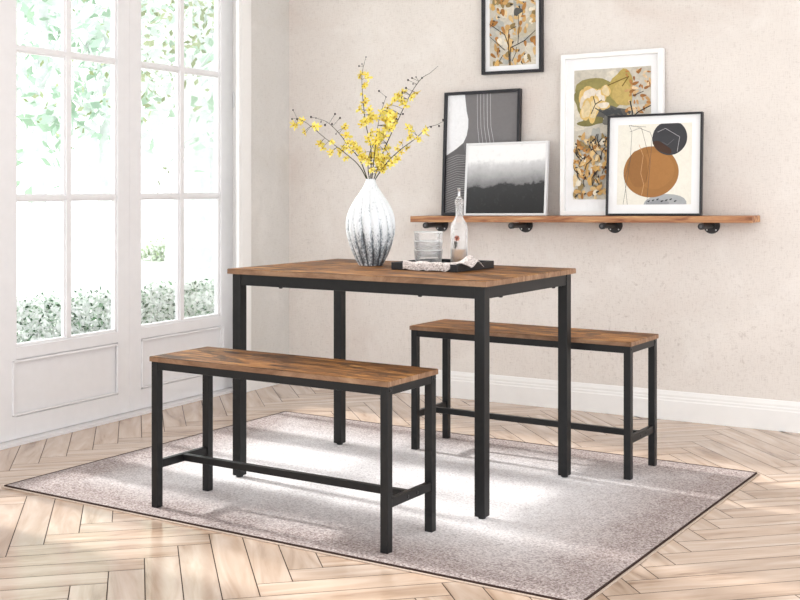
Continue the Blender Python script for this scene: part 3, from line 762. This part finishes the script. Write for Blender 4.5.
def botanical(P, w, h, seed, n_leaf, style=0):
    q = random.Random(seed); W = w/2
    P.rect(-W, W, 0, h, (205, 198, 184))
    for _ in range(40): P.blob(q.uniform(-W, W), q.uniform(0, h), q.uniform(.01, .05), q.uniform(.01, .05), q.choice([(214, 208, 196), (190, 186, 176), (222, 214, 198), (198, 190, 170), (176, 176, 170)]), .2)
    if style == 1:
        P.blob(-.06, h*.80, .115, .085, (150, 140, 84), .12); P.blob(-.11, h*.74, .08, .07, (134, 126, 78), .15); P.blob(.045, h*.86, .055, .075, (184, 162, 92), .1); P.blob(.05, h*.80, .045, .06, (198, 172, 104), .1)
        P.blob(-.02, h*.66, .09, .035, (96, 94, 90), .2); P.blob(-.10, h*.60, .07, .02, (126, 118, 70), .2); P.blob(.0, h*.60, .04, .03, (120, 118, 112), .2)
        for (x, z, a, c) in ((-.13, .76, .032, .05), (-.10, .81, .045, .035), (-.055, .78, .03, .045), (-.09, .70, .03, .06), (-.125, .69, .028, .05), (-.04, .72, .03, .02), (-.03, .83, .022, .03)):
            P.blob(x, h*z, a, c, (222, 188, 118), .14); P.blob(x, h*z, a*.78, c*.8, q.choice([(234, 222, 206), (216, 204, 186), (226, 206, 164)]), .16)
        P.line([(-.10, h*.66), (-.08, h*.73), (-.09, h*.79)], .004, (44, 42, 44)); P.line([(-.08, h*.73), (-.05, h*.76)], .004, (50, 48, 48))
        P.line([(-.08, h*.70), (-.04, h*.66), (.04, h*.66)], .005, (64, 64, 66)); 
        for k in range(7): P.leaf(-.03+k*.012, h*(.655+.02*(k % 2)), .035, q.uniform(-1, 1), (70, 72, 74))
        P.line([(.05, h*.86), (.08, h*.93), (.03, h*.90), (-.02, h*.87)], .005, (120, 96, 40))
        for _ in range(55):
            x, z = q.uniform(.07, W), q.uniform(h*.58, h*.97); P.leaf(x, z, q.uniform(.018, .036), q.uniform(-1.5, 2.2), q.choice([(206, 162, 108), (186, 130, 74), (224, 188, 140), (160, 108, 58), (232, 206, 168)]))
        P.line([(.095, h*.52), (.098, h*.66), (.088, h*.74)], .006, (42, 38, 36)); P.line([(.098, h*.62), (.13, h*.66), (.19, h*.70)], .005, (42, 38, 36)); P.line([(.10, h*.78), (.15, h*.81)], .003, (60, 48, 40))
        low = h*.50
    else:
        for _ in range(5): P.blob(q.uniform(-W, W), q.uniform(h*.6, h), .02, .03, q.choice([(120, 104, 70), (90, 88, 84), (154, 136, 92)]), .3)
        low = h*.92
    for _ in range(n_leaf):
        x, z = q.uniform(-W, W), q.uniform(0, low)
        P.leaf(x, z, q.uniform(.02, .045), q.uniform(-2, 2), q.choice([(206, 164, 104), (184, 130, 70), (222, 186, 130), (164, 114, 58), (230, 204, 158), (214, 172, 104), (236, 226, 206), (150, 128, 84)]), q.uniform(.35, .65))
        if q.random() < .26: P.leaf(x+.01, z, q.uniform(.010, .02), q.uniform(-2, 2), (44, 40, 40))
    if style == 1:
        for _ in range(34):
            x, z = q.uniform(-W+.02, W-.02), q.uniform(.02, low-.03); a_ = q.uniform(.9, 2.3); L = q.uniform(.03, .07)
            P.line([(x, z), (x+L*.5*cos(a_+.3), z+L*.5*sin(a_+.3)), (x+L*cos(a_), z+L*sin(a_))], .0042, (36, 34, 36))
    else:
        P.line([(-.01, 0), (-.012, .05), (-.008, .085), (.03, .10), (.065, .115), (W, .16)], .0042, (40, 36, 34))
        P.line([(-.015, .0), (-.02, .10), (-.04, .15), (-W, .205)], .0038, (40, 36, 34)); P.line([(-.02, .10), (-.018, .17), (.02, .185)], .003, (52, 44, 38))
        P.line([(-.04, .075), (-W, .145)], .0035, (40, 36, 34)); P.line([(.0, .02), (.02, .06), (.022, .085)], .003, (40, 36, 34)); P.line([(.03, .10), (.036, .18), (.032, .24)], .003, (52, 44, 38))
        P.line([(-.07, .02), (-.05, .05)], .003, (40, 36, 34))

G1 = 'framed pictures on the wall shelf'
# hanging botanical print in a black frame
w, h = .318, .50
t = frame('tall black framed botanical leaf print hanging high on the back wall', 1.170, w, h, 1.588, .004, 0, .014, .028, M['blackwood'], None)
P = Print(w-.028-.046, h-.085, .040, -.0102); botanical(P, P.w, P.h, 5, 105); to_print(P, t, M['print'])
# A: grey contour print
w, h = .412, .611
t = frame('black framed abstract of grey and white curves, leftmost picture on the shelf', .972, w, h, SZ, .052, R(4.6), .014, .025, M['blackwood'], G1)
P = Print(w-.028, h-.028, .014, -.0102); W = P.w/2
P.rect(-W, W, 0, P.h, (120, 117, 118))
edge = [(-.098, P.h), (-.086, .50), (-.076, .46), (-.076, .42), (-.083, .38), (-.100, .345), (-.14, .315), (-W, .285)]
P.add([(-W, P.h)] + edge, (238, 238, 240))
for k in range(5):
    pts = [(-.030+k*.018+dx, z) for dx, z in ((0, P.h), (.002, .5), (.006, .42), (.018+k*.002, .33), (.03+k*.004, .22), (.04, .1), (.05, 0))]
    P.line(pts, .0022 if k != 3 else .003, (196, 194, 196))
P.add([(-W, .280), (-.14, .310), (-.100, .34), (-.09, .30), (-.05, .18), (-.02, 0), (-W, 0)], (104, 102, 103))
for k in range(26):
    z = .285-k*.0115; pts = [(-W, z-.02), (-W+.06, z), (-W+.13, z-.004+.01*sin(k*.5)), (-.04+k*.002, z-.035), (.0+k*.002, z-.08)]
    P.line(pts, .0022, (164, 162, 163))
to_print(P, t, M['print_flat'])
# C: large white framed botanical
w, h = .490, .753
t = frame('large white framed botanical print with golden leaves and flower, standing on the shelf', 1.599, w, h, SZ, .045, R(2.8), .021, .032, M['wframe'], G1)
P = Print(w-.042-.078, h-.150, .075, -.0102); botanical(P, P.w, P.h, 9, 300, 1); to_print(P, t, M['print'])
# B: silver framed misty landscape
w, h = .430, .353
t = frame('thin silver framed black and white misty landscape, in front of the grey curves picture', 1.116, w, h, SZ, .098, R(6.6), .011, .020, M['silver'], G1, False)
b = MB(); b.box(-w/2+.011, w/2-.011, -.0165, -.0115, .011, h-.011); b.build('print', M['landscape'], t)
# D: black framed circles
w, h = .437, .457
t = frame('black framed abstract with brown and charcoal circles, rightmost picture on the shelf', 1.838, w, h, SZ, .098, R(5.6), .009, .022, M['blackwood'], G1)
P = Print(.340, .362, .050, -.0102); W = P.w/2
P.rect(-W, W, 0, P.h, (236, 232, 220))
P.blob(.055, .0, .095, .048, (172, 174, 176), .03); P.blob(.02, .0, .05, .02, (150, 152, 155), .1)
P.blob(-.014, .146, .126, .116, (160, 112, 62), .008, 48); P.blob(.005, .152, .085, .085, (168, 118, 66), .03, 40); P.blob(-.075, .160, .05, .08, (150, 104, 58), .06, 40)
P.blob(.070, .297, .080, .077, (60, 60, 64), .008, 40); P.blob(.035, .255, .045, .020, (70, 48, 36), .1, 24, rot=-.5)
lc = (84, 78, 74)
P.line([(-.14, 0), (-.125, .10), (-.11, .20), (-.105, .33), (-.118, .36), (-.10, .355), (-.04, .35)], .0016, lc)
P.line([(-.115, .33), (-.07, .345), (-.02, .325), (-.01, .30), (-.02, .15), (-.03, 0)], .0016, lc)
P.line([(-.105, .355), (-.11, .375), (-.06, .345), (-.02, .20), (-.035, .10)], .0016, (100, 70, 46))
P.line([(-.12, 0), (-.135, .12), (-.105, .22)], .0016, lc)
P.line([(-.07, .27), (-.05, .22), (-.06, .14), (-.045, .09), (-.055, .04)], .0022, (206, 160, 112))
P.line([(.015, .325), (.05, .340), (.115, .30), (.105, .235)], .0018, (190, 188, 190)); P.line([(.035, .28), (.06, .265), (.09, .29)], .0014, (120, 120, 124))
for k in range(7): P.leaf(-.02+k*.02, .015+.004*(k % 3), .014, .4, (60, 62, 64))
to_print(P, t, M['print_flat'])

# ------------------------------------------------------------------ the garden outside; leaf, bark and lawn colours paled for overexposure
b = MB(); b.box(-40, -1.93, -14, 40, -.35, -.15); b.build('lawn', M['lawn'], kind='structure')
def leaves(n, region, cols, size, seed, b=None):
    q = random.Random(seed); b = b or MB()
    for _ in range(n):
        p = Vector(region(q)); s = q.uniform(*size); d = Vector((q.gauss(0, 1), q.gauss(0, 1), q.gauss(0, 1))).normalized()
        e = d.cross(Vector((q.gauss(0, 1), q.gauss(0, 1), q.gauss(0, 1)))).normalized()
        b.poly([p-d*s, p+e*s*.5, p+d*s, p-e*s*.5], lin(q.choice(cols)))
    return b
GL = [(150, 176, 150), (186, 204, 186), (206, 216, 204), (112, 146, 112), (222, 228, 220)]  # pale greens that carry the glare of the garden
WH = [(250, 250, 250), (246, 248, 246)]
def shrub(x, y, r, h, seed, label):
    t = thing('flowering_shrub', label, 'shrub', (x, y, -.15), group='white flowering shrubs outside the glass doors')
    def reg(q):
        a = q.uniform(0, 2*pi); k = q.random()**.4; z = q.random(); rr = r*k*math.sqrt(max(0, 1-(z*.9)**3))
        return (rr*cos(a), rr*sin(a), .03+z*h)
    leaves(2600, reg, GL+[(222, 228, 220), (230, 234, 230), (60, 92, 66), (54, 84, 60)], (.008, .018), seed).build('foliage', M['leafy'], t)
    leaves(3400, reg, WH, (.010, .022), seed+50).build('blossom', M['leafy'], t)
    bb = MB()
    for k in range(6):
        a = k; bb.tube([(0, 0, 0), (r*.3*cos(a), r*.3*sin(a), h*.4), (r*.5*cos(a), r*.5*sin(a), h*.8)], [.01, .007, .004], 5)
    bb.build('stem', M['bark'], t)
spots = [(190, 6.35), (222, 6.55), (158, 6.15), (126, 5.95), (92, 5.75), (56, 5.55), (18, 5.35), (-22, 5.15)]
lbs = ['white flowering shrub low behind the right pane of the right glass door', 'white flowering shrub farthest right outside, partly behind the door stile', 'white flowering shrub low behind the left pane of the right glass door', 'white flowering shrub outside behind the stile between the two glass doors',
       'white flowering shrub behind the right pane of the left glass door', 'white flowering shrub behind the left pane of the left glass door', 'white flowering shrub near the left stile of the left glass door', 'white flowering shrub farthest left outside']
for k, (u, dp) in enumerate(spots):
    q = at(u, 300, dp); shrub(q.x, q.y, .17, .66, 20+k, lbs[k])
def tree(u, dp, lb, hh, r, zc, n, seed, tr=.12, lean=0, size=(.06, .13), cols=None):
    q0 = at(u, 300, dp); t = thing('garden_tree', lb, 'tree', (q0.x, q0.y, -.15), group='trees in the garden')
    b = MB(); b.tube([(0, 0, 0), (lean*.3, 0, hh*.3), (lean*.7, .05, hh*.6), (lean, 0, hh*.9)], [tr, tr*.8, tr*.6, tr*.25], 10)
    q = random.Random(seed); tips = []
    for k in range(9):
        z = hh*q.uniform(.35, .8); a = q.uniform(0, 6.28); L = r*q.uniform(.6, 1); e = (L*cos(a)+lean, L*sin(a), z+q.uniform(-.2, .9)*r*.6)
        b.tube([(lean*.7, 0, z), (e[0]*.5, e[1]*.5, (z+e[2])/2+.1), e], [tr*.3, tr*.2, tr*.06], 5); tips.append(e)
    b.build('trunk', M['bark'], t)
    cl = [(q.gauss(lean, r*.5), q.gauss(0, r*.5), zc+q.gauss(0, r*.45)) for _ in range(26)]+tips
    def reg(q):
        c = q.choice(cl); return (c[0]+q.gauss(0, r*.16), c[1]+q.gauss(0, r*.16), c[2]+q.gauss(0, r*.14))
    leaves(n, reg, cols or GL+[(208, 216, 206)]*3, size, seed+1).build('foliage', M['leafy'], t)
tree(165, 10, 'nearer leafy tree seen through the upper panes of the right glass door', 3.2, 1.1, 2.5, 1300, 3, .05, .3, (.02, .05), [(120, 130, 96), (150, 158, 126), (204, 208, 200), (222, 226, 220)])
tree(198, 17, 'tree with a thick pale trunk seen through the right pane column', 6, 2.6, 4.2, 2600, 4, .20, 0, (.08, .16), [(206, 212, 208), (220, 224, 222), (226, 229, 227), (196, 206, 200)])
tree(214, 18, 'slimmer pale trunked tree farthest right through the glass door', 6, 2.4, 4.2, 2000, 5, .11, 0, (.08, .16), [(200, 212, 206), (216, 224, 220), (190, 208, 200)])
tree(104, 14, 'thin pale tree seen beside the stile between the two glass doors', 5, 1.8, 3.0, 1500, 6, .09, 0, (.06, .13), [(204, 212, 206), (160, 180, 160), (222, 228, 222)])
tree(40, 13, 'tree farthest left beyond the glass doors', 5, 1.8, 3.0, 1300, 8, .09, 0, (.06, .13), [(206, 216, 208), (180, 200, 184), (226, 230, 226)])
def far_bush(u, dp, r, seed, lb):
    q = at(u, 300, dp); t = thing('garden_bush', lb, 'bush', (q.x, q.y, -.15), group='low bushes at the far edge of the lawn')
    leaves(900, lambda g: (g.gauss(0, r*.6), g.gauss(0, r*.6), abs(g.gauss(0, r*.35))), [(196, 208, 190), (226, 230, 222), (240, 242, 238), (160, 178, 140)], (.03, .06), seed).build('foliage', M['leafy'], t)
for k, (u, lb) in enumerate(((150, 'pale bush at the far edge of the lawn, left pane'), (172, 'pale bush at the far edge of the lawn, beside the muntin'), (196, 'pale bush at the far edge of the lawn, at the foot of the thick trunk'), (215, 'pale bush at the far edge of the lawn, farthest right'))):
    far_bush(u, 19, .34, 70+k, lb)

# ------------------------------------------------------------------ light
w = bpy.data.worlds.new('sky'); S.world = w; w.use_nodes = True; nt = w.node_tree
bg = nt.nodes['Background']; bg.inputs['Color'].default_value = (.95, .975, 1.0, 1); bg.inputs['Strength'].default_value = 2.7
sun = bpy.data.lights.new('sun', 'SUN'); sun.energy = 5.0; sun.angle = R(3.4); sun.color = (1, .975, .95)
so = bpy.data.objects.new('sun', sun); COL.objects.link(so)
el = R(33); d = Vector((cos(el), -.05*cos(el), -sin(el))); so.rotation_euler = d.to_track_quat('-Z', 'Y').to_euler(); so.location = (-5, 0, 5)

# ------------------------------------------------------------------ camera
cd = bpy.data.cameras.new('camera'); co = bpy.data.objects.new('camera', cd); COL.objects.link(co)
co.location = CAM; co.rotation_euler = (R(90), 0, -YAW)
cd.sensor_width = 36; cd.sensor_fit = 'HORIZONTAL'; cd.lens = 36*F/800; cd.shift_y = (HYZ-300)/800; cd.clip_start = .05
S.camera = co
S.view_settings.view_transform = 'Standard'; S.view_settings.look = 'None'; S.view_settings.exposure = 0; S.view_settings.gamma = 1
